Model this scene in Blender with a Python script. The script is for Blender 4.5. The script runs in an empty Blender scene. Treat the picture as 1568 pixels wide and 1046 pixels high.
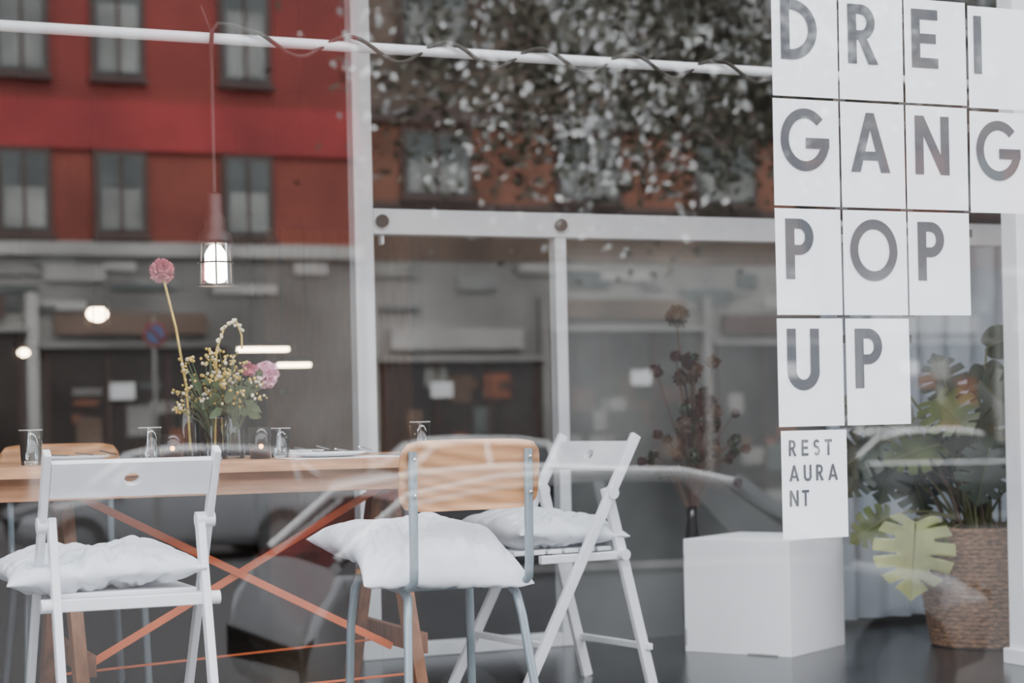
import bpy, math, random
from mathutils import Vector, Matrix, noise
random.seed(7)
pi=math.pi
S=bpy.context.scene

# ------------------------------------------------------------------ materials
def mat(name,col,rough=0.6,metal=0.0,var=0.12,scale=8.0,bump=0.0,bscale=40.0,emit=None,estr=0.0,stretch=None,trans=0.0,spec=0.5):
    m=bpy.data.materials.new(name); m.use_nodes=True
    nt=m.node_tree; b=nt.nodes["Principled BSDF"]
    tc=nt.nodes.new("ShaderNodeTexCoord"); mp=nt.nodes.new("ShaderNodeMapping")
    nt.links.new(tc.outputs["Object"],mp.inputs["Vector"])
    if stretch: mp.inputs["Scale"].default_value=stretch
    n=nt.nodes.new("ShaderNodeTexNoise"); n.inputs["Scale"].default_value=scale; n.inputs["Detail"].default_value=5
    nt.links.new(mp.outputs["Vector"],n.inputs["Vector"])
    r=nt.nodes.new("ShaderNodeValToRGB")
    r.color_ramp.elements[0].position=0.3; r.color_ramp.elements[1].position=0.7
    r.color_ramp.elements[0].color=(*[max(0,c*(1-var)) for c in col],1)
    r.color_ramp.elements[1].color=(*[min(1,c*(1+var)) for c in col],1)
    nt.links.new(n.outputs["Fac"],r.inputs["Fac"]); nt.links.new(r.outputs["Color"],b.inputs["Base Color"])
    b.inputs["Roughness"].default_value=rough; b.inputs["Metallic"].default_value=metal
    b.inputs["Specular IOR Level"].default_value=spec
    if bump>0:
        n2=nt.nodes.new("ShaderNodeTexNoise"); n2.inputs["Scale"].default_value=bscale
        nt.links.new(mp.outputs["Vector"],n2.inputs["Vector"])
        bp=nt.nodes.new("ShaderNodeBump"); bp.inputs["Strength"].default_value=bump; bp.inputs["Distance"].default_value=0.01
        nt.links.new(n2.outputs["Fac"],bp.inputs["Height"]); nt.links.new(bp.outputs["Normal"],b.inputs["Normal"])
    if emit: 
        b.inputs["Emission Color"].default_value=(*emit,1); b.inputs["Emission Strength"].default_value=estr
    return m

def woodmat(name,c1,c2,rough,axis_scale,ring=5.0,dist=3.0):
    m=bpy.data.materials.new(name); m.use_nodes=True; nt=m.node_tree; b=nt.nodes["Principled BSDF"]
    tc=nt.nodes.new("ShaderNodeTexCoord"); mp=nt.nodes.new("ShaderNodeMapping"); mp.inputs["Scale"].default_value=axis_scale
    wv=nt.nodes.new("ShaderNodeTexWave"); wv.inputs["Scale"].default_value=ring; wv.inputs["Distortion"].default_value=dist; wv.inputs["Detail"].default_value=3; wv.bands_direction='DIAGONAL'
    r=nt.nodes.new("ShaderNodeValToRGB"); r.color_ramp.elements[0].color=(*c1,1); r.color_ramp.elements[1].color=(*c2,1)
    nt.links.new(tc.outputs["Object"],mp.inputs[0]); nt.links.new(mp.outputs[0],wv.inputs[0]); nt.links.new(wv.outputs["Fac"],r.inputs[0]); nt.links.new(r.outputs[0],b.inputs["Base Color"])
    b.inputs["Roughness"].default_value=rough
    return m

def glassmat(name,tint,refl,rough=0.0,fres=False):
    m=bpy.data.materials.new(name); m.use_nodes=True; nt=m.node_tree
    for n in list(nt.nodes): nt.nodes.remove(n)
    o=nt.nodes.new("ShaderNodeOutputMaterial"); mx=nt.nodes.new("ShaderNodeMixShader")
    t=nt.nodes.new("ShaderNodeBsdfTransparent"); t.inputs["Color"].default_value=(*tint,1)
    g=nt.nodes.new("ShaderNodeBsdfGlossy"); g.inputs["Roughness"].default_value=rough
    g.inputs["Color"].default_value=(1,1,1,1)
    if fres:
        f=nt.nodes.new("ShaderNodeLayerWeight"); f.inputs["Blend"].default_value=refl
        nt.links.new(f.outputs["Fresnel"],mx.inputs["Fac"])
    else: mx.inputs["Fac"].default_value=refl
    nt.links.new(t.outputs[0],mx.inputs[1]); nt.links.new(g.outputs[0],mx.inputs[2]); nt.links.new(mx.outputs[0],o.inputs[0])
    return m

M_white=mat("white_paint",(.80,.82,.85),.45,var=.04)
M_paper=mat("paper",(.86,.88,.91),.8,var=.015,scale=3)
M_ink=mat("ink_grey",(.065,.07,.08),.8,var=.1,scale=5)
M_tape=mat("black_tape",(.02,.02,.02),.5)
M_cush=mat("white_cotton",(.70,.73,.77),.9,var=.05,bump=.3,bscale=12)
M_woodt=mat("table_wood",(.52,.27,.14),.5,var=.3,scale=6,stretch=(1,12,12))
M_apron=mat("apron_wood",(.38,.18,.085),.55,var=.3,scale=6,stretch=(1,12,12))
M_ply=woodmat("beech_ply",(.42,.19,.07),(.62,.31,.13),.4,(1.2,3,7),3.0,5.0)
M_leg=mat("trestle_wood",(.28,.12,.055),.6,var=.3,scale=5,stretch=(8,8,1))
M_steel=mat("blue_grey_tube",(.24,.30,.33),.35,metal=.3,var=.08)
M_orange=mat("orange_strap",(.85,.19,.06),.6,var=.1)
M_brown=mat("brown_lamp",(.02,.008,.007),.5,var=.2)
M_cable=mat("cable_brown",(.012,.008,.007),.6)
M_bulb=mat("bulb_glow",(1,.95,.85),.4,emit=(1,.84,.62),estr=34)
M_bulb2=mat("bulb_glow_far",(1,.9,.8),.4,emit=(1,.78,.52),estr=18)
M_candle=mat("candle_glow",(1,.5,.2),.4,emit=(1,.42,.12),estr=8)
M_darkglass=mat("dark_tumbler",(.015,.012,.012),.15,var=.1)
M_clear=glassmat("clear_glass",(.86,.90,.92),.34,0.03,True)
M_floor=mat("dark_floor",(.016,.017,.019),.24,var=.6,scale=3,bump=.1)
M_ceil=mat("ceiling_paint",(.14,.13,.13),.9,var=.05)
M_wallin=mat("dark_wall_paint",(.05,.033,.027),.8,var=.4,scale=1.5)
M_wallgrey=mat("grey_wall_paint",(.095,.10,.095),.8,var=.4,scale=1.5)
M_curtain=mat("grey_curtain",(.32,.36,.40),.9,var=.1,scale=4)
M_frame=mat("white_frame",(.70,.73,.75),.5,var=.05)
M_bolt=mat("dark_bolt",(.015,.010,.010),.4)
M_ped=mat("pedestal_white",(.86,.88,.90),.6,var=.03,scale=4)
M_scuff=mat("scuff",(.3,.3,.3),.8)
M_bask=mat("wicker",(.22,.12,.065),.8,var=.7,scale=9,stretch=(5,5,16),bump=.8,bscale=20)
M_soil=mat("soil",(.03,.02,.015),.9,bump=.5)
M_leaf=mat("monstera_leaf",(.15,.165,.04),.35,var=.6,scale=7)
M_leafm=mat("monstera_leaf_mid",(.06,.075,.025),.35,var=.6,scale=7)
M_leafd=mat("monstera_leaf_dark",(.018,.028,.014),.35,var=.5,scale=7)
M_stem=mat("plant_stem",(.10,.10,.04),.6)
M_stemb=mat("dry_stem",(.08,.05,.035),.7)
M_pinkf=mat("pink_pompom",(.58,.17,.23),.8,var=.3,scale=60)
M_pinkp=mat("pink_peony",(.90,.50,.62),.7,var=.25,scale=40)
M_yel=mat("yellow_bloom",(.60,.44,.10),.8,var=.3,scale=50)
M_cream=mat("cream_bloom",(.7,.65,.5),.8,var=.2,scale=50)
M_green=mat("sprig_leaf",(.08,.12,.05),.6,var=.3,scale=30)
M_wine=mat("dark_dried_bloom",(.035,.006,.009),.8,var=.5,scale=40)
M_metal=mat("cutlery",(.55,.55,.55),.25,metal=1.0)
M_red=mat("red_stucco",(.215,.040,.033),.85,var=.35,scale=.5,bump=.2,bscale=6)
M_redd=mat("rust_stucco",(.22,.055,.040),.85,var=.3,scale=.6)
M_redb=mat("bright_red_band",(.30,.033,.033),.7,var=.3,scale=.5)
M_brick=mat("orange_brown_brick",(.20,.085,.055),.85,var=.4,scale=.8)
M_brickd=mat("brown_stucco",(.12,.085,.065),.85,var=.5,scale=.6)
M_conc=mat("pale_stone",(.20,.193,.18),.85,var=.5,scale=.35)
M_concl=mat("light_cornice",(.38,.37,.35),.85,var=.25,scale=.5)
M_sash=mat("window_sash",(.08,.05,.042),.6,var=.1)
M_pane=mat("window_pane",(.08,.09,.085),.3,var=.4,scale=1.2)
M_paned=mat("shop_pane_dark",(.028,.024,.021),.3,var=.7,scale=.6)
M_blind=mat("blind",(.22,.225,.21),.8,var=.4,scale=1)
M_sign=mat("white_sign",(.7,.7,.7),.6,var=.05)
M_blue=mat("sign_blue",(.10,.15,.28),.6)
M_sred=mat("sign_red",(.30,.06,.05),.6)
M_asph=mat("asphalt",(.05,.05,.05),.85,var=.2,scale=20,bump=.3)
M_pave=mat("paving",(.18,.175,.165),.85,var=.15,scale=5)
M_carp=mat("car_paint_silver",(.27,.28,.29),.15,metal=.2,var=.02)
M_carw=mat("car_paint_white",(.8,.8,.8),.2,var=.02)
M_carg=mat("car_glass",(.02,.022,.025),.05,var=.2)
M_tyre=mat("tyre",(.05,.05,.05),.8)
M_hub=mat("wheel_alloy",(.16,.17,.17),.4,metal=.3)
M_chrome=mat("chrome",(.85,.85,.85),.2,metal=1)
M_bark=mat("bark",(.06,.045,.035),.9,var=.4,scale=10,bump=.6)
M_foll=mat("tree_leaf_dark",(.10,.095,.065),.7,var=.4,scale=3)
M_folp=mat("tree_leaf_skygap",(.85,.89,.86),.5,var=.2,scale=3)  # near-white leaf colour painted in for bright sky gaps in the crown
M_ext=mat("own_facade",(.3,.3,.3),.85,var=.1)

# ------------------------------------------------------------------ builder
class B:
    def __init__(s): s.v=[];s.f=[];s.m=[];s.sm=[];s.mats=[]
    def mi(s,m):
        if m not in s.mats: s.mats.append(m)
        return s.mats.index(m)
    def add(s,vs,fs,m,smooth=False):
        o=len(s.v); s.v+=[tuple(v) for v in vs]; k=s.mi(m)
        for f in fs: s.f.append(tuple(i+o for i in f)); s.m.append(k); s.sm.append(smooth)
    def box(s,c,sz,m,R=None):
        c=Vector(c); vs=[]
        for dx in(-.5,.5):
            for dy in(-.5,.5):
                for dz in(-.5,.5):
                    p=Vector((dx*sz[0],dy*sz[1],dz*sz[2]))
                    if R: p=R@p
                    vs.append(c+p)
        s.add(vs,[(0,1,3,2),(4,6,7,5),(0,4,5,1),(2,3,7,6),(0,2,6,4),(1,5,7,3)],m)
    def bb(s,a,b,m):
        s.box([(a[i]+b[i])/2 for i in range(3)],[abs(b[i]-a[i]) for i in range(3)],m)
    def beam(s,p,q,w,t,m,side=(1,0,0)):
        p=Vector(p);q=Vector(q);d=(q-p).normalized();sd=Vector(side);sd=(sd-d*sd.dot(d)).normalized();u=d.cross(sd)
        vs=[]
        for e in(p,q):
            for a,b in((-1,-1),(1,-1),(1,1),(-1,1)): vs.append(e+sd*a*t/2+u*b*w/2)
        s.add(vs,[(0,1,2,3),(7,6,5,4),(0,4,5,1),(1,5,6,2),(2,6,7,3),(3,7,4,0)],m)
    def tube(s,pts,r,m,n=8):
        pts=[Vector(p) for p in pts]; N=len(pts)
        rs=r if isinstance(r,(list,tuple)) else [r]*N
        d0=(pts[1]-pts[0]).normalized(); u=d0.orthogonal().normalized(); vs=[];fs=[]
        for i,p in enumerate(pts):
            d=(pts[min(i+1,N-1)]-pts[max(i-1,0)]).normalized()
            u=(u-d*u.dot(d)); u=u.normalized() if u.length>1e-6 else d.orthogonal().normalized()
            w=d.cross(u)
            for k in range(n):
                a=2*pi*k/n; vs.append(p+(u*math.cos(a)+w*math.sin(a))*rs[i])
        for i in range(N-1):
            for k in range(n): fs.append((i*n+k,i*n+(k+1)%n,(i+1)*n+(k+1)%n,(i+1)*n+k))
        s.add(vs,fs,m,True)
        s.add(vs[:n],[tuple(range(n))[::-1]],m); s.add(vs[-n:],[tuple(range(n))],m)
    def lathe(s,prof,m,c=(0,0,0),n=24):
        vs=[];fs=[]
        for r,z in prof:
            for k in range(n):
                a=2*pi*k/n; vs.append((c[0]+r*math.cos(a),c[1]+r*math.sin(a),c[2]+z))
        for i in range(len(prof)-1):
            for k in range(n): fs.append((i*n+k,i*n+(k+1)%n,(i+1)*n+(k+1)%n,(i+1)*n+k))
        s.add(vs,fs,m,True)
    def ball(s,c,r,m,sc=(1,1,1),n=12,k=8):
        vs=[];fs=[]
        for i in range(k+1):
            t=pi*i/k
            for j in range(n):
                a=2*pi*j/n; vs.append((c[0]+r*sc[0]*math.sin(t)*math.cos(a),c[1]+r*sc[1]*math.sin(t)*math.sin(a),c[2]+r*sc[2]*math.cos(t)))
        for i in range(k):
            for j in range(n): fs.append((i*n+j,i*n+(j+1)%n,(i+1)*n+(j+1)%n,(i+1)*n+j))
        s.add(vs,fs,m,True)
    def obj(s,name,loc=(0,0,0),rz=0,bevel=0,parent=None,weld=False):
        me=bpy.data.meshes.new(name); me.from_pydata(s.v,[],s.f)
        for m in s.mats: me.materials.append(m)
        me.polygons.foreach_set("material_index",s.m); me.polygons.foreach_set("use_smooth",s.sm); me.update()
        o=bpy.data.objects.new(name,me); S.collection.objects.link(o)
        o.location=loc; o.rotation_euler=(0,0,rz)
        if bevel:
            b=o.modifiers.new("bevel","BEVEL"); b.width=bevel; b.segments=2; b.limit_method='ANGLE'; b.angle_limit=math.radians(50)
        if parent: o.parent=parent
        return o
def empty(name,loc=(0,0,0),rz=0):
    o=bpy.data.objects.new(name,None); o.location=loc; o.rotation_euler=(0,0,rz); o.empty_display_size=.1
    S.collection.objects.link(o); return o

# ------------------------------------------------------------------ room shell
XL,XR,YB,ZC=-1.6,5.6,8.0,3.0
b=B(); b.bb((XL,0.0,-.12),(XR,YB,0),M_floor); b.obj("floor")
b=B(); b.bb((XL,0.0,ZC),(XR,YB,ZC+.15),M_ceil); b.obj("ceiling")
b=B(); b.bb((XL-.15,0,-.12),(XL,YB,ZC+.15),M_wallin); b.obj("wall_left")
b=B(); b.bb((XR,0,-.12),(XR+.15,YB,ZC+.15),M_wallgrey); b.obj("wall_right")
b=B(); b.bb((XL-.15,YB,-.12),(XR+.15,YB+.15,ZC+.15),M_wallin); b.obj("wall_back")
b=B()
b.bb((-9,-.12,-.8),(XL+.1,.12,7),M_ext); b.bb((XR-.1,-.12,-.8),(14,.12,7),M_ext)
b.bb((XL+.1,-.12,-.8),(XR-.1,.12,-.001),M_ext); b.bb((XL+.1,-.12,2.95),(XR-.1,.12,7),M_ext)
b.obj("wall_front")
win=empty("window_1")
b=B(); b.add([(XL+.1,0,0),(XR-.1,0,0),(XR-.1,0,2.95),(XL+.1,0,2.95)],[(0,1,2,3)],glassmat("shop_glass",(.98,.99,1.0),.16)); b.obj("pane",parent=win)
b=B()
b.bb((XL+.1,-.04,0),(XR-.1,.04,.06),M_frame); b.bb((XL+.1,-.04,2.87),(XR-.1,.04,2.95),M_frame)
b.bb((XL+.1,-.04,.06),(XL+.17,.04,2.87),M_frame); b.bb((XR-.17,-.04,.06),(XR-.1,.04,2.87),M_frame)
b.obj("frame",parent=win,bevel=.004)
# interior glazed partition
b=B(); YP=2.45
b.bb((2.10,YP-.035,0),(2.17,YP+.035,ZC),M_frame)
b.bb((2.875,YP-.03,0),(2.92,YP+.03,1.505),M_frame)
b.bb((2.17,YP-.035,1.505),(5.58,YP+.035,1.595),M_frame)
b.bb((2.17,YP-.03,0),(2.875,YP+.03,.05),M_frame)
b.bb((2.205,YP-.02,1.47),(2.215,YP+.02,1.505),M_frame)
for x in(2.20,2.895): b.tube([(x,YP-.05,1.55),(x,YP-.03,1.55)],.024,M_bolt,12)
b.obj("trim_1",bevel=.004)
b=B(); b.bb((2.92,YP+.04,0),(XR,YP+.1,1.55),M_wallgrey); b.obj("wall_partition")
b=B(); b.bb((3.3,7.9,0),(4.3,7.98,2.1),M_leg); b.bb((3.22,7.88,0),(3.3,7.99,2.2),M_brown); b.bb((4.3,7.88,0),(4.38,7.99,2.2),M_brown); b.bb((3.22,7.88,2.1),(4.38,7.99,2.2),M_brown); b.ball((3.4,7.88,1.05),.03,M_metal); b.obj("door_1")
b=B(); b.bb((3.94,1.12,0),(4.30,1.20,ZC),M_ped); b.bb((3.925,1.105,0),(4.315,1.215,.05),M_ped); b.obj("white_column",bevel=.003)
# curtain
b=B(); n=90; vs=[];fs=[]
for i in range(n+1):
    x=3.99+.95*i/n
    for j in range(7):
        z=.03+1.47*j/6; a=.022+.012*math.sin(i*.21)
        vs.append((x+.02*math.sin(j*.6+i*.05),YP-.06+a*math.sin(i*.55+.15*j)-.015*(1-j/6),z))
for i in range(n):
    for j in range(6): fs.append((i*7+j,(i+1)*7+j,(i+1)*7+j+1,i*7+j+1))
b.add(vs,fs,M_curtain,True); b.obj("curtain")

# unseen strip fixture and area lamp, added near the window head as fill
b=B(); b.bb((.2,.55,ZC-.05),(4.6,.75,ZC),M_frame); b.bb((.25,.58,ZC-.055),(4.55,.72,ZC-.05),mat("added_fill_glow",(1,1,1),emit=(.95,.97,1),estr=3)); b.obj("added_fill_strip")
la=bpy.data.lights.new("added_fill_lamp","AREA"); la.shape='RECTANGLE'; la.size=4.2; la.size_y=.14; la.energy=55; la.color=(.95,.97,1)
lo=bpy.data.objects.new("added_fill_lamp",la); S.collection.objects.link(lo); lo.location=(2.4,.65,ZC-.06); lo.rotation_euler=(math.radians(5),0,0)
# unseen spot and fixture, added to brighten the display pedestal
sp0=Vector((2.55,.35,2.75)); sd=(Vector((3.4,1.9,.25))-sp0).normalized()
b=B(); b.tube([(2.55,.35,ZC),(2.55,.35,2.80)],.012,M_frame); b.tube([sp0-sd*.14,sp0-sd*.01],[.04,.05],M_frame,16); b.obj("added_pedestal_spot")
la=bpy.data.lights.new("added_pedestal_lamp","SPOT"); la.energy=230; la.spot_size=math.radians(24); la.spot_blend=.7; la.shadow_soft_size=.06; la.color=(.93,.96,1)
lo=bpy.data.objects.new("added_pedestal_lamp",la); S.collection.objects.link(lo); lo.location=sp0; lo.rotation_euler=sd.to_track_quat('-Z','Y').to_euler()

# rail + winding cable + pendant lamp
lampr=empty("pendant_lamp")
b=B(); b.tube([(XL+.001,1.45,1.96),(XR-.001,1.45,1.96)],.016,M_white,12); b.obj("hanging_rail",parent=lampr)
LX=1.355
b=B()
pts=[(LX,1.45,1.50),(LX,1.45,1.75),(LX-.002,1.445,1.93),(LX-.004,1.42,1.975),(LX+.015,1.43,2.0),(LX+.05,1.43,2.0),(LX+.08,1.44,1.995)]
x=LX+.10
while x<3.9:
    k=(x-LX-.10)/.31*2*pi
    pts.append((x,1.45-.020-.012*math.sin(k),1.958+.034*math.cos(k)-.006)); x+=.02
b.tube(pts,.0065,M_cable,7)
b.tube([(LX-.004,1.44,1.98),(LX-.03,1.44,2.05)],.003,M_cable,6)
b.lathe([(.006,1.515),(.02,1.51),(.024,1.50),(.024,1.45),(.03,1.44),(.032,1.405),(.046,1.395),(.050,1.375),(.052,1.365),(.0,1.365)],M_brown,(LX,1.45,0),20)
for k in range(6):
    a=2*pi*k/6+.3; c,s_=math.cos(a),math.sin(a)
    b.tube([(LX+.048*c,1.45+.048*s_,1.37),(LX+.051*c,1.45+.051*s_,1.30),(LX+.052*c,1.45+.052*s_,1.245)],.0028,M_brown,6)
for z,r in((1.245,.052),(1.31,.0505)):
    b.tube([(LX+r*math.cos(t*pi/12),1.45+r*math.sin(t*pi/12),z) for t in range(25)],.003,M_brown,6)
b.lathe([(.0,1.365),(.016,1.36),(.026,1.345),(.038,1.32),(.042,1.295),(.038,1.268),(.022,1.254),(0,1.25)],M_bulb,(LX,1.45,0),20)
b.lathe([(.047,1.368),(.049,1.30),(.05,1.247)],M_clear,(LX,1.45,0),24)
b.obj("cord_and_caged_bulb",parent=lampr)
def backlamp(x,y,z,r=.042):
    b=B(); b.tube([(x,y,z+.12),(x,y,ZC)],.004,M_cable,6)
    b.lathe([(.006,.16),(.024,.15),(.026,.08),(.06,.06),(.06,.03),(0,.03)],M_brown,(x,y,z),16)
    for k in range(6):
        a=2*pi*k/6; b.tube([(x+.058*math.cos(a),y+.058*math.sin(a),z+.03),(x+.055*math.cos(a),y+.055*math.sin(a),z-.06)],.003,M_brown,5)
    b.ball((x,y,z),r,M_bulb2,sc=(1.1,1.1,.8)); b.obj("pendant_lamp")
backlamp(1.70,5.1,1.38,.048); backlamp(1.55,6.4,1.25,.03)
def strip(x,y,z,l):
    b=B(); b.box((x,y,z),(l,.06,.02),M_bulb2); b.box((x,y,z+.025),(l+.02,.08,.03),M_brown)
    for s_ in(-1,1): b.tube([(x+s_*l*.4,y,z+.04),(x+s_*l*.4,y,ZC)],.003,M_cable,6)
    b.obj("linear_pendant_lamp")
strip(2.45,4.9,1.2,.24); strip(2.75,5.4,1.14,.16)

# ------------------------------------------------------------------ table
TZ=.742
b=B()
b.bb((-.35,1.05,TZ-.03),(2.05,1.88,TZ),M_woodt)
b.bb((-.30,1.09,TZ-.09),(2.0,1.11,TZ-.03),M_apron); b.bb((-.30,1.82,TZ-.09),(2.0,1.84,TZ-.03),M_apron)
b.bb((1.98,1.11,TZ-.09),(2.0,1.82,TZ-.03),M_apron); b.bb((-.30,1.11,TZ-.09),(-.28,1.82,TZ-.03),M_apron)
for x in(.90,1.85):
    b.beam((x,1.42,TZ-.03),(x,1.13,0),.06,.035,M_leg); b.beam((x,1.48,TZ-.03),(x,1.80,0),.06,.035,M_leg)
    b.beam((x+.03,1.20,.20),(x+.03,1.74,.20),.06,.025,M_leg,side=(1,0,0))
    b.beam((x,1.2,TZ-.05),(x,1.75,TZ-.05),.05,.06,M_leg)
st=[((.93,1.40,.655),(1.86,1.42,.17)),((1.84,1.40,.655),(.92,1.44,.15)),((.92,1.16,.10),(1.86,1.18,.12)),((.92,1.70,.12),(1.86,1.62,.17))]
for i,(p,q) in enumerate(st): b.beam(p,q,.022 if i<2 else .007,.003,M_orange,side=(0,1,0))
b.obj("trestle_table",bevel=.003)

# ------------------------------------------------------------------ chairs
def pillow(b,c,a,d,T,seed,R=None,m=M_cush,sag=0.0):
    n=96; c=Vector(c)
    rp=random.Random(seed)
    folds=[(rp.uniform(-.8,.8),rp.uniform(-.9,.6),rp.uniform(0,pi),rp.uniform(5,10)) for _ in range(9)]+[(-.85,-.85,.78,9),(.85,-.85,-.78,8),(-.9,.1,.1,10),(.9,0,0,9),(0,-.9,1.5,9),(-.4,-.9,1.2,8),(.5,-.9,1.8,8)]
    for sgn in(1,-1):
        vs=[];fs=[]
        for i in range(n+1):
            for j in range(n+1):
                u=-math.cos(pi*i/n); v=-math.cos(pi*j/n)
                h=max(0,(1-abs(u)**3.0)*(1-abs(v)**3.0))**.5
                x=a*u*(1-.10*(1-v*v)); y=d*v*(1-.10*(1-u*u))
                nz=noise.noise(Vector((u*1.8+seed,v*1.8,sgn*.7)))*.022
                cr=0
                for (fx,fy,an,fr) in folds:
                    du=u-fx; dv=v-fy; q=-du*math.sin(an)+dv*math.cos(an)
                    s1=math.sin(q*fr+2.5*noise.noise(Vector((u*1.5+seed,v*1.5,fr))))
                    cr-=(1-abs(s1))**3*math.exp(-(du*du+dv*dv)*2.6)*.018
                edge=.012*noise.noise(Vector((u*1.3+seed,v*1.3,9)))+.005*noise.noise(Vector((u*5+seed,v*5,4)))
                z=sgn*(T*h)+ (nz+(cr+.008)*sgn)*h + edge - sag*max(0,-v)**2
                if sgn<0: z+= .12*T*h
                p=Vector((x,y,z)); 
                if R: p=R@p
                vs.append(c+p)
        for i in range(n):
            for j in range(n):
                q=(i*(n+1)+j,(i+1)*(n+1)+j,(i+1)*(n+1)+j+1,i*(n+1)+j+1)
                fs.append(q if sgn>0 else q[::-1])
        b.add(vs,fs,m,True)

def folding_chair(loc,rz,seed,poff=(-.03,0),pw=.22,pt=.056,pz=.492):
    root=empty("folding_chair",loc,rz)
    b=B()
    for s_ in(-1,1):
        x=.202*s_
        b.beam((x,-.225,.785),(x,.215,0),.032,.018,M_white)
        x=.180*s_
        b.beam((x,-.125,.625),(x,-.285,0),.034,.020,M_white)
        b.tube([(x-.011,-.13,.61),(x+.035*s_,-.13,.61)],.019,M_white,14)
        b.tube([(x-.011*s_,-.17,.42),(.215*s_,-.17,.42)],.017,M_white,14)
        b.bb((.17*s_,-.17,.405),(.19*s_,.12,.43),M_white)
    b.bb((-.19,-.185,.405),(.19,-.16,.435),M_white)
    for k in range(6): b.bb((-.165,-.15+k*.06,.432),(.165,-.10+k*.06,.446),M_white)
    b.beam((-.2,-.265,.13),(.2,-.265,.13),.02,.02,M_white,side=(0,1,0))
    b.beam((-.2,.122,.165),(.2,.122,.165),.02,.02,M_white,side=(0,1,0))
    p0=Vector((0,-.195,.720)); up=Vector((0,-.44,.785)).normalized(); rt=Vector((1,0,0)); nn=rt.cross(up)
    K=32; W=.192; Hh=.048; vs=[]
    for side in(-.009,.009):
        for k in range(K):
            a=2*pi*k/K; vs.append(p0+rt*.018*math.cos(a)+up*.016*math.sin(a)+nn*side)
        for k in range(K):
            a=2*pi*k/K; c,s_=math.cos(a),math.sin(a)
            xx=max(-W,min(W,c*1.5*W)); zz=max(-Hh,min(Hh,s_*1.5*Hh))
            vs.append(p0+rt*xx+up*zz+nn*side)
    fs=[]
    for k in range(K):
        k2=(k+1)%K
        fs+= [(k,k2,K+k2,K+k),(2*K+k2,2*K+k,3*K+k,3*K+k2),(K+k,K+k2,3*K+k2,3*K+k),(k2,k,2*K+k,2*K+k2)]
    b.add(vs,fs,M_white)
    b.obj("frame",parent=root,bevel=.003)
    b=B(); pillow(b,(poff[0],poff[1]+.02,pz),pw,.20,pt,seed,Matrix.Rotation(.03,3,'X')@Matrix.Rotation(-.06,3,'Y')); b.obj("cushion",parent=root)
    return root
folding_chair((.925,.80,0),0,2.6,(-.055,-.005),.24)
folding_chair((2.36,1.44,0),math.radians(99),5.1,(0,-.02),.20,.055,.497)

def tube_chair(loc,rz,cush=True,seed=2.0):
    root=empty("tubular_chair",loc,rz); b=B()
    for s_ in(-1,1):
        x=.158*s_
        P=[(x,-.235,.765),(x,-.232,.62),(x,-.230,.48),(x,-.225,.44),(x,-.20,.425),(x,-.11,.43),(x,.10,.43),(x*1.02,.155,.425),(x*1.05,.175,.40),(x*1.1,.19,.30),(x*1.15,.205,0)]
        b.tube(P,.0115,M_steel,10)
        b.tube([(x*.93,-.02,.418),(x*.93,-.12,.415),(x*.95,-.165,.395),(x*1.0,-.18,.34),(x*1.18,-.245,0)],.0115,M_steel,10)
        b.tube([(x*1.18,-.245,0),(x*1.18,-.245,.02)],.013,M_tape,10); b.tube([(x*1.15,.205,0),(x*1.15,.205,.02)],.013,M_tape,10)
        for z in(.745,.655): b.ball((x,-.247,z),.006,M_metal,n=8,k=5)
    b.tube([(-.158,.11,.415),(.158,.11,.415)],.009,M_steel); b.tube([(-.15,-.08,.413),(.15,-.08,.413)],.009,M_steel)
    n=20;mz=8;vs=[];fs=[]
    for side in(0,1):
        for i in range(n+1):
            for j in range(mz+1):
                u=-1+2*i/n; v=-1+2*j/mz
                k=(1-.10*abs(v)**6); x=.190*u*k
                hz=.090*(1-.10*abs(u)**6)
                y=-.192-.038*(u*u)+(.011 if side else 0)-.012*v
                vs.append((x,y,.702+v*hz))
    A=(n+1)*(mz+1)
    for i in range(n):
        for j in range(mz):
            q=(i*(mz+1)+j,(i+1)*(mz+1)+j,(i+1)*(mz+1)+j+1,i*(mz+1)+j+1)
            fs.append(q); fs.append(tuple(t+A for t in q[::-1]))
    for i in range(n):
        for j in(0,mz):
            q=(i*(mz+1)+j,(i+1)*(mz+1)+j); fs.append((q[0],q[1],q[1]+A,q[0]+A))
    for j in range(mz):
        for i in(0,n):
            q=(i*(mz+1)+j,i*(mz+1)+j+1); fs.append((q[0],q[1],q[1]+A,q[0]+A))
    b.add(vs,fs,M_ply,True)
    K=36; vs=[]
    for z in(.441,.453):
        for k in range(K):
            a=2*pi*k/K; c,s2=math.cos(a),math.sin(a); e=.35
            vs.append((.18*math.copysign(abs(c)**e,c),.03+.16*math.copysign(abs(s2)**e,s2),z))
    b.add(vs,[tuple(range(K))[::-1],tuple(range(K,2*K))]+[(k,(k+1)%K,K+(k+1)%K,K+k) for k in range(K)],M_ply)
    b.obj("frame",parent=root)
    if cush:
        b=B(); pillow(b,(-.05,.005,.510),.232,.225,.072,seed,Matrix.Rotation(.05,3,'Y')@Matrix.Rotation(.05,3,'X'),sag=.065); b.obj("cushion",parent=root)
    return root
tube_chair((1.745,.72,0),math.radians(2),True,8.4)
tube_chair((1.03,1.88+.12,0),pi,False)

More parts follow.
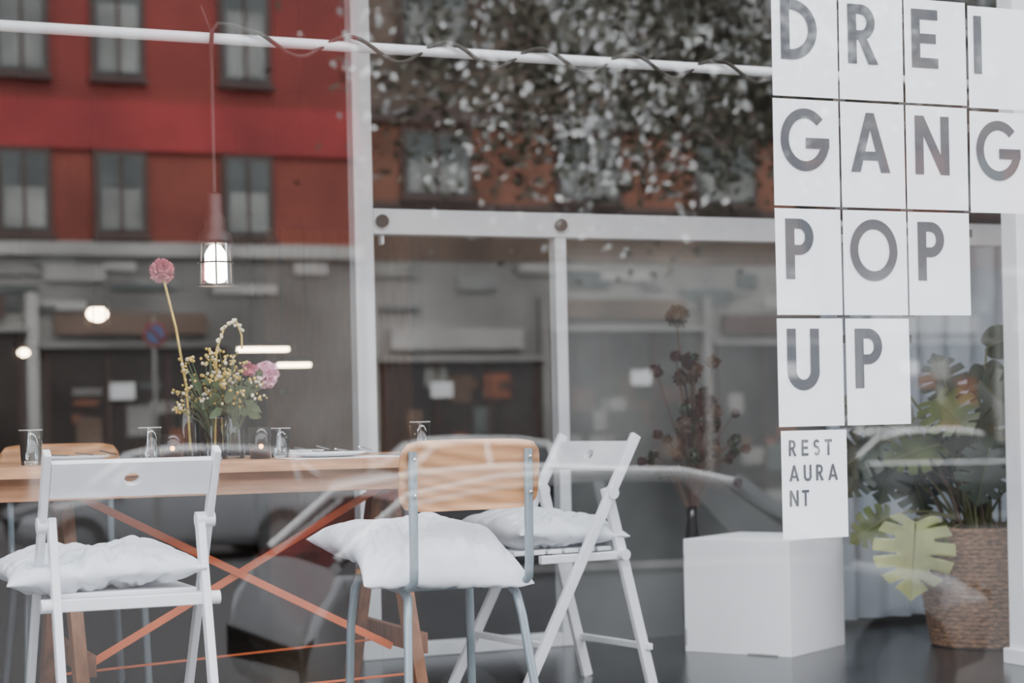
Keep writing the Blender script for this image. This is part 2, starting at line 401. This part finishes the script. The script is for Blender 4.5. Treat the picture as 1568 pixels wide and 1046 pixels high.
# ------------------------------------------------------------------ tableware
def tumbler(x,y,h=.095,r=.031,m=M_clear,name="drinking_glass"):
    b=B(); z=TZ+.001
    b.lathe([(0,z),(r*.85,z),(r*.86,z+.004),(r,z+h),(r-.002,z+h),(r*.8,z+.012),(0,z+.012)],m,(x,y,0),24)
    b.tube([(x+r*math.cos(t*pi/14),y+r*math.sin(t*pi/14),z+h) for t in range(29)],.0010,M_white,5)
    b.obj(name)
tumbler(.797,1.30); tumbler(1.117,1.28,.095); tumbler(1.53,1.43,.085); tumbler(1.955,1.40,.095,.03)
def candle(x,y,h,r):
    b=B(); z=TZ+.001
    b.lathe([(0,z),(r*.9,z),(r,z+h),(r-.003,z+h),(r*.85,z+.01),(0,z+.01)],M_darkglass,(x,y,0),24)
    b.ball((x-.006,y-r-.001,z+.035),.007,M_candle,n=8,k=6)
    b.lathe([(0,z+.02),(.02,z+.02),(.02,z+.05),(0,z+.05)],M_cream,(x,y,0),16)
    b.obj("candle_tumbler")
candle(1.195,1.36,.075,.034); candle(1.437,1.31,.09,.032)
fl=empty("flower_bouquet")
b=B()
def bottle(x,y,h,r,neck):
    z=TZ+.001
    b.lathe([(0,z),(r,z),(r*1.02,z+.01),(r,z+h*.55),(neck,z+h*.75),(neck,z+h*.95),(neck*1.15,z+h),(neck*.9,z+h)],M_clear,(x,y,0),24)
bottle(1.267,1.47,.20,.036,.02); bottle(1.335,1.42,.12,.034,.030); bottle(1.397,1.47,.15,.036,.022)
b.obj("vases",parent=fl)
b=B()
def bloom(c,r,m,n,pet,seed):
    rnd=random.Random(seed); c=Vector(c)
    b.ball(c,r*.6,m,n=10,k=6)
    for i in range(n):
        d=Vector((rnd.gauss(0,1),rnd.gauss(0,1),rnd.gauss(0,1))).normalized()
        u=d.orthogonal().normalized(); u=(Matrix.Rotation(rnd.uniform(0,6.3),3,d)@u); w=d.cross(u)
        p=c+d*r*.35; e=c+d*r*rnd.uniform(.85,1.08)+w*r*.15
        mid=(p+e)/2
        b.add([p,mid+u*pet+w*pet*.3,e+u*pet*.5,e-u*pet*.5,mid-u*pet+w*pet*.3],[(0,1,2,3,4)],m)
def stem(pts,r=.002,m=M_green): b.tube(pts,r,m,5)
stem([(1.27,1.45,.77),(1.262,1.45,.95),(1.235,1.45,1.12),(1.20,1.45,1.27)],.0036,M_yel)
bloom((1.197,1.45,1.285),.036,M_pinkf,260,.006,1)
stem([(1.39,1.47,.78),(1.40,1.46,.90),(1.45,1.44,.96),(1.475,1.43,.975)],.003)
bloom((1.487,1.42,.985),.040,M_pinkp,150,.013,2); bloom((1.445,1.43,1.0),.024,M_pinkf,60,.008,3)
stem([(1.34,1.44,.78),(1.345,1.44,.95),(1.35,1.44,1.06),(1.375,1.44,1.125),(1.41,1.44,1.14),(1.425,1.44,1.10),(1.425,1.44,1.06)],.003,M_yel)
for t in range(24):
    a=t/23; b.ball((1.355+.07*a+random.uniform(-.006,.006),1.44+random.uniform(-.008,.008),1.08+.06*math.sin(a*2.6)+random.uniform(-.006,.006)),.005,M_cream,n=6,k=4)
for i in range(80):
    x=random.gauss(1.36,.055); z=random.uniform(.91,1.06)-abs(x-1.36)*.3; y=1.44+random.uniform(-.06,.06)
    bx=1.335 if x<1.36 else 1.40
    stem([(bx,1.45,.80),((bx*1.2+x*.8)/2,(1.45+y)/2,(.80+z)/2+.01),(x,y,z)],.0014)
    for k in range(5): b.ball((x+random.uniform(-.014,.014),y+random.uniform(-.012,.012),z+random.uniform(-.012,.012)),random.uniform(.003,.006),random.choice((M_yel,M_yel,M_cream)),n=6,k=4)
def leaflet(p,d,l,w,m):
    p=Vector(p); d=Vector(d).normalized(); s_=d.cross(Vector((.2,1,.3))).normalized()
    b.add([p,p+d*l*.3+s_*w,p+d*l*.7+s_*w*.8,p+d*l,p+d*l*.7-s_*w*.8,p+d*l*.3-s_*w],[(0,1,2,3,4,5)],m)
for i in range(34): leaflet((1.38+random.uniform(-.08,.09),1.44+random.uniform(-.04,.04),.87+random.uniform(0,.1)),(random.uniform(-1,1),random.uniform(-.4,.4),random.uniform(-.3,1)),random.uniform(.04,.07),.013,M_green)
b.obj("flowers",parent=fl)
def setting(x,y):
    b=B(); z=TZ
    b.box((x,y,z+.0015),(.30,.21,.002),M_paper)
    b.lathe([(0,z+.004),(.07,z+.004),(.11,z+.014),(.108,z+.017),(.07,z+.008),(0,z+.008)],M_paper,(x-.02,y+.02,0),28)
    for k in range(3): b.box((x+.16+k*.02,y,z+.004),(.008,.19,.003),M_metal)
    for k in range(3): b.beam((x-.09+k*.07,y-.05,z+.022+.004*k),(x-.03+k*.07,y+.02,z+.018),.005,.004,M_metal,side=(0,0,1))
    b.obj("place_setting")
setting(1.62,1.17); setting(.42,1.2); setting(1.0,1.70); setting(1.66,1.7)
b=B(); b.box((.95,1.17,TZ+.002),(.22,.16,.003),M_paper); b.box((.95,1.12,TZ+.0045),(.12,.012,.001),M_ink); b.obj("menu_card")

# ------------------------------------------------------------------ pedestal
b=B(); b.box((0,0,.2),(.42,.42,.40),M_ped)
b.box((-.208,-.211,.33),(.004,.002,.02),M_scuff); b.box((-.206,-.211,.05),(.008,.002,.06),M_scuff); b.box((.10,-.211,.004),(.12,.002,.006),M_scuff)
b.obj("display_pedestal",(3.478,1.99,0),math.atan2(-.85,.519),bevel=.004)

# dark dried flowers in floor vase, behind pedestal
b=B(); vx,vy=3.38,2.345
b.lathe([(0,0),(.035,0),(.04,.1),(.03,.35),(.018,.45),(.02,.5),(.016,.5)],M_darkglass,(vx,vy,0),18)
rnd=random.Random(4)
for i in range(44):
    x=vx+rnd.gauss(-.01,.05); z=rnd.uniform(.68,1.06); y=vy+rnd.uniform(-.10,.02)
    b.tube([(vx,vy,.48),((vx*1.3+x*.7)/2,(vy+y)/2,(.48+z)/2),(x,y,z)],.003,M_stemb,5)
    bloom((x,y,z),rnd.uniform(.016,.036),rnd.choice((M_wine,M_wine,M_stemb,M_leafd)),50,.010,i)
for i in range(16):
    x=vx+rnd.uniform(.08,.22)*(1 if i%3 else -1); z=rnd.uniform(.58,.85); y=vy+rnd.uniform(-.06,.02)
    b.tube([(vx,vy,.46),((vx+x)/2,vy,(.5+z)/2+.05),(x,y,z)],.0025,M_stemb,5); bloom((x,y,z),.02,rnd.choice((M_wine,M_leafd)),30,.012,50+i)
b.tube([(vx,vy,.48),(vx-.01,vy,.9),(vx-.05,vy,1.2)],.004,M_stemb,5); bloom((vx-.05,vy-.01,1.21),.045,M_tape,140,.012,99)
b.obj("dried_flower_arrangement")

# ------------------------------------------------------------------ monstera in basket
PX,PY=4.18,1.66
root=empty("potted_monstera",(PX,PY,0))
b=B()
nr=26; nk=72; vs=[];fs=[]
for j in range(nr*3+1):
    t=j/(nr*3); row=j//3; ph=j%3
    R0=.178+.045*math.sin(t*pi*.62)-.012*t+(.006 if ph==1 else 0)+(.004 if ph==2 else 0)
    for k in range(nk):
        a=2*pi*k/nk; r=R0+.003*math.sin(a*18+(row%2)*pi)
        vs.append((r*math.cos(a),r*math.sin(a),.004+.41*t))
for j in range(nr*3):
    for k in range(nk): fs.append((j*nk+k,j*nk+(k+1)%nk,(j+1)*nk+(k+1)%nk,(j+1)*nk+k))
b.add(vs,fs,M_bask,True)
b.lathe([(0,.003),(.18,.003)],M_bask,(0,0,0),40)
b.tube([(.207*math.cos(k*pi/20),.207*math.sin(k*pi/20),.415) for k in range(41)],.011,M_bask,8)
b.lathe([(.20,.37),(0,.375)],M_soil,(0,0,0),30)
b.obj("wicker_basket",parent=root)
b=B()
def mleaf(b,c,L,direction,normal,m,droop=.25,notch=True):
    c=Vector(c); d=Vector(direction).normalized(); nn=Vector(normal); nn=(nn-d*nn.dot(d)).normalized(); s_=d.cross(nn)
    def pt(x,y):
        return c+s_*x*L+d*y*L-nn*(droop*L*(max(0,y)**2*.5+x*x*.9))+nn*0.12*L*abs(x)
    outl=[(0,.66),(.12,.60),(.3,.56),(.6,.55),(.9,.56),(1.2,.57),(1.5,.57),(1.8,.56),(2.1,.54),(2.4,.54),(2.65,.52),(2.85,.44),(3.0,.34),(3.14,.30)]
    def rad(a):
        for i in range(len(outl)-1):
            if outl[i][0]<=a<=outl[i+1][0]:
                t=(a-outl[i][0])/(outl[i+1][0]-outl[i][0]); return outl[i][1]*(1-t)+outl[i+1][1]*t
        return outl[-1][1]
    slots=[.50,.95,1.40,1.85,2.3] if notch else []
    N=66
    for sg in(-1,1):
        vs=[];fs=[]
        A=[pi*k/N for k in range(N+1)]
        for a in A:
            cut=1.0
            for q in slots:
                w=.062
                if abs(a-q)<w: cut=.46+.12*math.sin(q*7)
            r=rad(a)
            my=.38+.36*math.cos(a)
            ox=sg*r*.92*math.sin(a); oy=.38+r*math.cos(a)
            for g in range(5):
                f=g/4; f2=min(f,cut)
                vs.append(pt(ox*f2,my+(oy-my)*f2))
        for k in range(N):
            for g in range(4): fs.append((k*5+g,(k+1)*5+g,(k+1)*5+g+1,k*5+g+1))
        b.add(vs,fs,m,True)
    b.tube([pt(0,.04)+nn*.002,pt(0,.5)+nn*.002,pt(0,1.0)+nn*.002],[.003,.002,.001],M_stem,5)
rnd=random.Random(11)
def shoot(tip,L,dirn,nrm,m,notch=True):
    tip=Vector(tip); base=Vector((rnd.uniform(-.06,.06),rnd.uniform(-.06,.06),.36))
    mid=(base+tip)/2+Vector((0,0,.10+abs(tip.z-.4)*.15))
    P=[]
    for k in range(9):
        t=k/8; P.append(base*(1-t)**2+mid*2*t*(1-t)+tip*t*t)
    b.tube(P,[.007-.003*k/8 for k in range(9)],M_stem,6); mleaf(b,tip,L,dirn,nrm,m,notch=notch)
cam_d=Vector((-.53,-.85,0)); rt=Vector((.85,-.53,0))
def off(r,t,z):
    v=rt*r+cam_d*t; return Vector((v.x,v.y,z))
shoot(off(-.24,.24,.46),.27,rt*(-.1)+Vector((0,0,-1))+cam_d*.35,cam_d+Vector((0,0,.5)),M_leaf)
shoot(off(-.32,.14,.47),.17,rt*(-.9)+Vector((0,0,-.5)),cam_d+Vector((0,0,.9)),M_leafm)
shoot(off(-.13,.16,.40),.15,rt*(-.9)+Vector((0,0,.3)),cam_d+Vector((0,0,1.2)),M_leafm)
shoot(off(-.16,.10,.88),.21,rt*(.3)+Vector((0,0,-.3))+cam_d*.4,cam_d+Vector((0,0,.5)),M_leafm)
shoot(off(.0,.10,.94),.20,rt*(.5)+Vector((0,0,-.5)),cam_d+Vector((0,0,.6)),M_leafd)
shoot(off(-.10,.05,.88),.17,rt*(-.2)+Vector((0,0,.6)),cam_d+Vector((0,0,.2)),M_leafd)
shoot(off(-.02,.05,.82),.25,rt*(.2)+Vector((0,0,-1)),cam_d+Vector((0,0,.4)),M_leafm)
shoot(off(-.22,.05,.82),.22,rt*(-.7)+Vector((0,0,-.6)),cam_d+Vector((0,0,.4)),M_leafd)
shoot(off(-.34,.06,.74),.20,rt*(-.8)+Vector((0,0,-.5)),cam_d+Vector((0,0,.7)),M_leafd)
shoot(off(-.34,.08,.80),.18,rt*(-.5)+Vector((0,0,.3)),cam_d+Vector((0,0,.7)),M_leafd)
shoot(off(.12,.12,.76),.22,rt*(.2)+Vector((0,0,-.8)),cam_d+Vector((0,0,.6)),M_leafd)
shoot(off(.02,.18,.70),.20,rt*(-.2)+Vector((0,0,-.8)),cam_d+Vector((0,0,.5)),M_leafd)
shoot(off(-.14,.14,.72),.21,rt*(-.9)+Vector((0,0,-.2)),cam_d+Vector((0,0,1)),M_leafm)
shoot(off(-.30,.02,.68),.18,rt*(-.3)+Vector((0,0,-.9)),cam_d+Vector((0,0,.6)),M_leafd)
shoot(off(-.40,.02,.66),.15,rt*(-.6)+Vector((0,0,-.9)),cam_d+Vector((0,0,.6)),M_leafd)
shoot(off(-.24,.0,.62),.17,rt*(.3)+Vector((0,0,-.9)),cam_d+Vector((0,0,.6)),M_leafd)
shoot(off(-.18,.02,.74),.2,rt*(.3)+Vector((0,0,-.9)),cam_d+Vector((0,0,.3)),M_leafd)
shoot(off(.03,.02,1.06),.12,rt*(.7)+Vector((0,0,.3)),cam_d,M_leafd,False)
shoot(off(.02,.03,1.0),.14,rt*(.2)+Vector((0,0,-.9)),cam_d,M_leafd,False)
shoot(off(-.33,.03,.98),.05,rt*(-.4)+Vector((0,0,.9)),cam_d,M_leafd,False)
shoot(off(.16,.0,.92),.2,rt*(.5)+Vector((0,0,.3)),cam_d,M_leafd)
for i in range(30):
    t=off(rnd.uniform(-.3,.2),rnd.uniform(-.05,.1),rnd.uniform(.6,.85)); base=Vector((rnd.uniform(-.1,.1),rnd.uniform(-.1,.1),.37))
    b.tube([base,(base+t)/2+Vector((0,0,.04)),t],.005,rnd.choice((M_stem,M_stemb)),5)
b.obj("monstera_plant",parent=root)

# ------------------------------------------------------------------ letter posters (taped inside of pane)
cols=[(2.360,2.544),(2.550,2.734),(2.740,2.923),(2.930,3.118)]
rows=[(1.862,1.604),(1.597,1.340),(1.333,1.077),(1.068,.808),(.798,.537)]
YS=.006
def rect(x0,y0,x1,y1): return [(x0,y0),(x1,y0),(x1,y1),(x0,y1)]
def ring(cx,cy,rx,ry,s_,a0,a1,n=28):
    out=[]
    for k in range(n):
        t0=math.radians(a0+(a1-a0)*k/n); t1=math.radians(a0+(a1-a0)*(k+1)/n)
        out.append([(cx+rx*math.cos(t0),cy+ry*math.sin(t0)),(cx+rx*math.cos(t1),cy+ry*math.sin(t1)),(cx+(rx-s_)*math.cos(t1),cy+(ry-s_)*math.sin(t1)),(cx+(rx-s_)*math.cos(t0),cy+(ry-s_)*math.sin(t0))])
    return out
def glyph(ch,s=.175):
    if ch=='I': return [rect(0,0,s*.95,1)],s
    if ch=='E': return [rect(0,0,s,1),rect(s,1-s,.54,1),rect(s,.42,.5,.42+s*.95),rect(s,0,.54,s)],.54
    if ch=='T': return [rect(.2,0,.2+s,1-s),rect(0,1-s,.4+s,1)],.58
    if ch=='D': return [rect(0,0,s,1),rect(s,0,.2,s),rect(s,1-s,.2,1)]+ring(.2,.5,.5,.5,s,-90,90),.7
    if ch in'PR':
        g=[rect(0,0,s,1),rect(s,1-s*.95,.26,1),rect(s,.40,.26,.40+s*.95)]+ring(.26,.70,.28,.30,s*.95,-90,90); w=.54
        if ch=='R': g.append([(.20,.42),(.38,.42),(.60,0),(.40,0)]); w=.6
        return g,w
    if ch=='O': return ring(.49,.5,.49,.52,s*.95,0,360,48),.98
    if ch=='G': return ring(.49,.5,.49,.52,s*.95,42,352,44)+[rect(.50,.36,.975,.36+s)],.98
    if ch=='U': return [rect(0,.3,s,1),rect(.62-s,.3,.62,1)]+ring(.31,.31,.31,.33,s,180,360),.62
    if ch=='A': return [[(0,0),(.19,0),(.47,1),(.31,1)],[(.78,0),(.59,0),(.31,1),(.47,1)],rect(.17,.20,.61,.35)],.78
    if ch=='N': return [rect(0,0,s,1),rect(.70-s,0,.70,1),[(0,1),(s*1.05,1),(.70,0),(.70-s*1.05,0)]],.70
    if ch=='S': return ring(.25,.735,.25,.265,s*.9,25,270)+ring(.25,.265+.04,.25,.30,s*.9,90,-155),.5
def put(b,ch,x,z,h,sx=1.0,s=.175):
    g,w=glyph(ch,s)
    k=0
    for poly in g:
        k+=1
        b.add([(x+p[0]*h*sx,YS-.0012-.00002*k,z+p[1]*h) for p in poly],[tuple(range(len(poly)))],M_ink)
    return w*h*sx
lay=[["D","R","E","I"],["G","A","N","G"],["P","O","P"],["U","P"]]
h=.146
for r,row in enumerate(lay):
    for c,ch in enumerate(row):
        b=B(); x0,x1=cols[c]; z1,z0=rows[r]
        dx=[random.uniform(-.0018,.0018) for _ in range(2)]
        if c==3: z0-=.004; z1-=.006
        vs=[(x0+dx[0],YS,z0),(x1+dx[0],YS,z0),(x1+dx[1],YS,z1),(x0+dx[1],YS,z1)]
        vs+=[(v[0],YS+.0004,v[2]) for v in vs]
        b.add(vs,[(0,1,2,3),(7,6,5,4),(0,4,5,1),(1,5,6,2),(2,6,7,3),(3,7,4,0)],M_paper)
        ox={'D':.024,'R':.024,'E':.020,'I':.017,'G':.018,'A':.026,'N':.024,'P':.026,'O':.018,'U':.024}[ch]
        put(b,ch,x0+ox,z1-.024-h,h,1.0 if ch not in'OG' else .96)
        if c<len(row)-1:
            b.box((x1+.003,YS+.0012,z0-.003+.0),(.035,.001,.006),M_tape)
        b.box((x1+.003,YS+.0012,z1-.05),(.012,.001,.02),M_tape)
        b.obj("letter_poster")
b=B(); x0,x1=cols[0]; z1,z0=rows[4]
vs=[(x0+.003,YS,z0),(x1+.003,YS,z0),(x1+.003,YS,z1),(x0+.003,YS,z1)]; vs+=[(v[0],YS+.0004,v[2]) for v in vs]
b.add(vs,[(0,1,2,3),(7,6,5,4),(0,4,5,1),(1,5,6,2),(2,6,7,3),(3,7,4,0)],M_paper)
for i,(t,ww) in enumerate((("REST",.122),("AURA",.137),("NT",.055))):
    hh=.039; tot=sum(glyph(c)[1] for c in t)*hh*.92; gap=(ww-tot)/(len(t)-1); x=x0+.023
    for ch in t: x+=put(b,ch,x,z1-.022-hh-i*.0605,hh,.92,.17)+gap
b.obj("letter_poster")

# ------------------------------------------------------------------ the street behind the viewer
GZ=-.8
b=B(); b.bb((-40,-42,GZ-.3),(60,-3.0,GZ-.12),M_asph); b.obj("street_ground")
b=B(); b.bb((-40,-4.6,GZ-.12),(60,-.12,GZ),M_pave); b.obj("sidewalk")
b=B(); b.bb((-40,-31,GZ-.12),(60,-27.5,GZ),M_pave); b.obj("sidewalk")
def facade(name,xa,xb,y,bands,winx,rowsz,ww,shopm,seed):
    b=B(); rnd=random.Random(seed)
    for z0,z1,m,out in bands: b.bb((xa,y-8,z0),(xb,y+out,z1),m)
    for x in winx:
        for (z0,z1,kind) in rowsz:
            b.bb((x-ww/2-.10,y-.05,z0-.1),(x+ww/2+.10,y+.10,z1+.12),M_sash)
            b.bb((x-ww/2,y,z0),(x+ww/2,y+.12,z1),M_pane)
            b.bb((x-ww/2+.04,y,z0+.05),(x+ww/2-.04,y+.13,z0+(z1-z0)*kind),M_blind)
            b.bb((x-.025,y,z0),(x+.025,y+.16,z1),M_sash)
            b.bb((x-ww/2-.14,y,z0-.16),(x+ww/2+.14,y+.2,z0-.1),M_sash)
    x=xa+.3; k=0
    while x+3.4<xb:
        zt=rnd.choice((2.0,2.3,2.6))
        b.bb((x,y-.05,GZ+.15),(x+3.3,y+.12,zt),shopm); b.bb((x-.1,y,zt),(x+3.4,y+.3,zt+.1),M_conc)
        b.bb((x+.2,y,zt+.25),(x+3.0,y+.15,zt+.65),rnd.choice((M_concl,M_blind,M_sash,M_brickd)))
        for q in(0,1.1,2.2,3.24): b.bb((x+q,y,GZ),(x+q+.06,y+.16,zt),M_sash)
        b.bb((x-.32,y,GZ),(x-.12,y+.2,3.3),rnd.choice((M_concl,M_conc)))
        q=x+rnd.uniform(.3,2.2); z=rnd.uniform(1.2,1.8); b.bb((q,y,z),(q+.45,y+.18,z+.3),M_sign)
        for _ in range(12):
            q=x+rnd.uniform(.1,2.6); z=rnd.uniform(-.4,1.6); b.bb((q,y,z),(q+rnd.uniform(.15,.6),y+.14+rnd.uniform(0,.01),z+rnd.uniform(.1,.6)),rnd.choice((M_conc,M_sash,M_brickd,M_brick,M_pane,M_blind)))
        x+=3.7; k+=1
    for k in range(60):
        q=rnd.uniform(xa,xb-1); z=rnd.uniform(2.9,3.9)
        b.bb((q,y,z),(q+rnd.uniform(.3,1.3),y+.05+rnd.uniform(0,.02),z+rnd.uniform(.05,.35)),rnd.choice((M_conc,M_blind,M_concl,M_pane)))
    b.obj(name)
facade("red_building",-28,11.7,-31,[(GZ,4.0,M_conc,0),(4.0,4.25,M_concl,.15),(4.25,5.95,M_redd,.02),(5.95,6.85,M_redb,.12),(6.85,9.3,M_red,.02),(9.3,9.5,M_redb,.1),(9.5,14,M_red,.02)],
  [-5,-2.6,-.2,2.0,3.6,5.3,7.05,9.45],[(4.45,5.85,.55),(7.35,8.95,.8),(10.4,12,.6)],.80,M_paned,1)
facade("brick_building",11.75,50,-31,[(GZ,4.0,M_conc,0),(4.0,5.0,M_brickd,.02),(5.0,5.15,M_sash,.1),(5.15,6.7,M_brick,.02),(6.7,7.0,M_sash,.15),(7.0,14,M_brickd,.0)],
  [13.3,16.6,19.8,23.0,26.2,29.4,33],[(5.3,6.5,.5),(8.2,10.2,.4)],1.3,M_paned,2)
b=B(); b.tube([(4.35,-16,GZ-.12),(4.35,-16,2.0)],.022,M_conc,8)
b.tube([(4.35,-15.97,1.82),(4.35,-15.95,1.82)],.13,M_sred,28); b.tube([(4.35,-15.96,1.82),(4.35,-15.94,1.82)],.10,M_blue,28)
b.beam((4.28,-15.935,1.89),(4.42,-15.935,1.75),.025,.01,M_sred,side=(0,1,0)); b.obj("traffic_sign")

def car(loc,rz,paint):
    b=B()
    st=[(-2.12,.45,.58,.58,.60,.60),(-2.02,.30,.74,.74,.78,.74),(-1.6,.22,.84,.84,.87,.78),(-1.05,.20,.93,.95,.89,.74),(-.42,.20,.95,1.36,.90,.62),(-.1,.20,.955,1.43,.90,.61),(.4,.20,.96,1.45,.90,.61),(1.0,.20,.98,1.42,.90,.60),(1.5,.20,1.0,1.34,.89,.58),(1.92,.25,1.0,1.02,.86,.66),(2.06,.35,.80,.80,.80,.72),(2.12,.45,.55,.55,.72,.68)]
    R=[]
    for x,zb,zs,zr,w,wr in st:
        R.append([(x,-w*.92,zb),(x,-w,zb+.18),(x,-w,zs-.10),(x,-w+.03,zs),(x,-wr-.04,zr-.03),(x,-wr+.06,zr),(x,0,zr+.02),(x,wr-.06,zr),(x,wr+.04,zr-.03),(x,w-.03,zs),(x,w,zs-.10),(x,w,zb+.18),(x,w*.92,zb)])
    vs=[p for r in R for p in r]; n=13
    pf=[];gf=[]
    for i in range(len(R)-1):
        for k in range(n-1):
            f=(i*n+k,i*n+k+1,(i+1)*n+k+1,(i+1)*n+k)
            g=False
            if 3<=i<=8 and k in(3,8): g=True
            if i in(3,) and 3<=k<=8: g=True
            if i==8 and 3<=k<=8: g=True
            (gf if g else pf).append(f)
        pf.append((i*n+n-1,i*n,(i+1)*n,(i+1)*n+n-1))
    pf.append(tuple(range(n))); pf.append(tuple(range(len(R)*n-n,len(R)*n)))
    b.add(vs,pf,paint,True); b.add(vs,gf,M_carg,False)
    for s_ in(-1,1):
        for xa,xb_ in((-.98,-.42),(.42,.42),(1.55,1.5)):
            za=.95; b.beam((xa,s_*.875,za),(xb_,s_*.655,1.41 if xb_<1.4 else 1.33),.06,.03,paint,side=(0,1,0))
        b.beam((-.95,s_*.885,.96),(1.85,s_*.875,1.0),.04,.03,M_chrome,side=(0,1,0))
        rp=[(-.98,.96),(-.42,1.385),(-.1,1.45),(.4,1.47),(1.0,1.445),(1.5,1.365),(1.88,1.06)]
        b.tube([(x,s_*.62,z) for x,z in rp],.03,M_carw,6)
        for x in(-1.35,1.30):
            b.tube([(x,s_*.70,.31),(x,s_*.90,.31)],.35,M_tyre,28); b.tube([(x,s_*.70,.31),(x,s_*.915,.31)],.30,M_tyre,28)
            b.tube([(x,s_*.89,.31),(x,s_*.925,.31)],.20,M_hub,20)
        b.box((-.85,s_*.98,.98),(.14,.16,.12),paint)
        b.box((-2.03,s_*.58,.66),(.1,.28,.12),M_hub)
    b.obj("parked_car",loc,rz,bevel=0)
car((4.8,-5.9,GZ-.12),pi,M_carp)
car((10.7,-24.0,GZ-.12),0,M_carw); car((5.6,-21,GZ-.12),0,M_carp); car((17.5,-20.5,GZ-.12),pi,M_carg)

def tree(cx,cy,cz,R,trunk,seed,nl):
    b=B(); rnd=random.Random(seed)
    tx,ty=trunk
    b.tube([(tx,ty,GZ-.12),(tx,ty,1.5),(tx*.7+cx*.3,ty,3.2),(cx,cy,cz)],[.16,.13,.1,.05],M_bark,10)
    cl=[]
    for i in range(24):
        d=Vector((rnd.gauss(0,1),rnd.gauss(0,1),rnd.gauss(0,.8))).normalized()*R*rnd.uniform(.3,1.0)
        e=Vector((cx,cy,cz))+Vector((d.x,d.y,d.z*.8)); cl.append(e)
        b.tube([(cx,cy,cz-.8),((cx+e.x)/2,(cy+e.y)/2,(cz+e.z)/2-.2),e],[.05,.03,.012],M_bark,6)
    for i in range(nl):
        c=rnd.choice(cl); p=c+Vector((rnd.gauss(0,.6),rnd.gauss(0,.5),rnd.gauss(0,.55)))
        u=Vector((rnd.gauss(0,1),rnd.gauss(0,1),rnd.gauss(0,1))).normalized(); w=u.orthogonal().normalized(); l=rnd.uniform(.03,.06)
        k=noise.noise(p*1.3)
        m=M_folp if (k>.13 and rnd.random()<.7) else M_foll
        b.add([p-u*l,p+w*l*.6,p+u*l,p-w*l*.6],[(0,1,2,3)],m)
    b.obj("street_tree")
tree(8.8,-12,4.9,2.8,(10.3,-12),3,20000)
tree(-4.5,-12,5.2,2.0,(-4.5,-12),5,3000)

# ------------------------------------------------------------------ light
w=bpy.data.worlds.new("overcast_sky"); S.world=w; w.use_nodes=True; nt=w.node_tree
bg=nt.nodes["Background"]; tc=nt.nodes.new("ShaderNodeTexCoord"); sp=nt.nodes.new("ShaderNodeSeparateXYZ"); rp=nt.nodes.new("ShaderNodeValToRGB")
nt.links.new(tc.outputs["Generated"],sp.inputs[0]); nt.links.new(sp.outputs["Z"],rp.inputs[0]); nt.links.new(rp.outputs[0],bg.inputs[0])
rp.color_ramp.elements[0].color=(.72,.75,.79,1); rp.color_ramp.elements[1].color=(.93,.95,1,1)
bg.inputs[1].default_value=7.8
l=bpy.data.lights.new("hazy_sun","SUN"); l.energy=3.0; l.angle=math.radians(25); l.color=(1,.95,.88)
o=bpy.data.objects.new("hazy_sun",l); S.collection.objects.link(o)
o.rotation_euler=Vector((.25,-1,-1.0)).to_track_quat('-Z','Y').to_euler()

# ------------------------------------------------------------------ camera
cd=bpy.data.cameras.new("camera"); cam=bpy.data.objects.new("camera",cd); S.collection.objects.link(cam); S.camera=cam
cd.sensor_width=36; cd.lens=66.4; cd.shift_y=.0759; cd.clip_end=200
R=Matrix.Rotation(-math.radians(23),4,'Z')@Matrix.Rotation(pi/2,4,'X')@Matrix.Rotation(-math.radians(1.2),4,'Z')
cam.matrix_world=Matrix.Translation((0,-3.912,.84))@R
cd.dof.use_dof=True; cd.dof.focus_distance=4.9; cd.dof.aperture_fstop=2.8
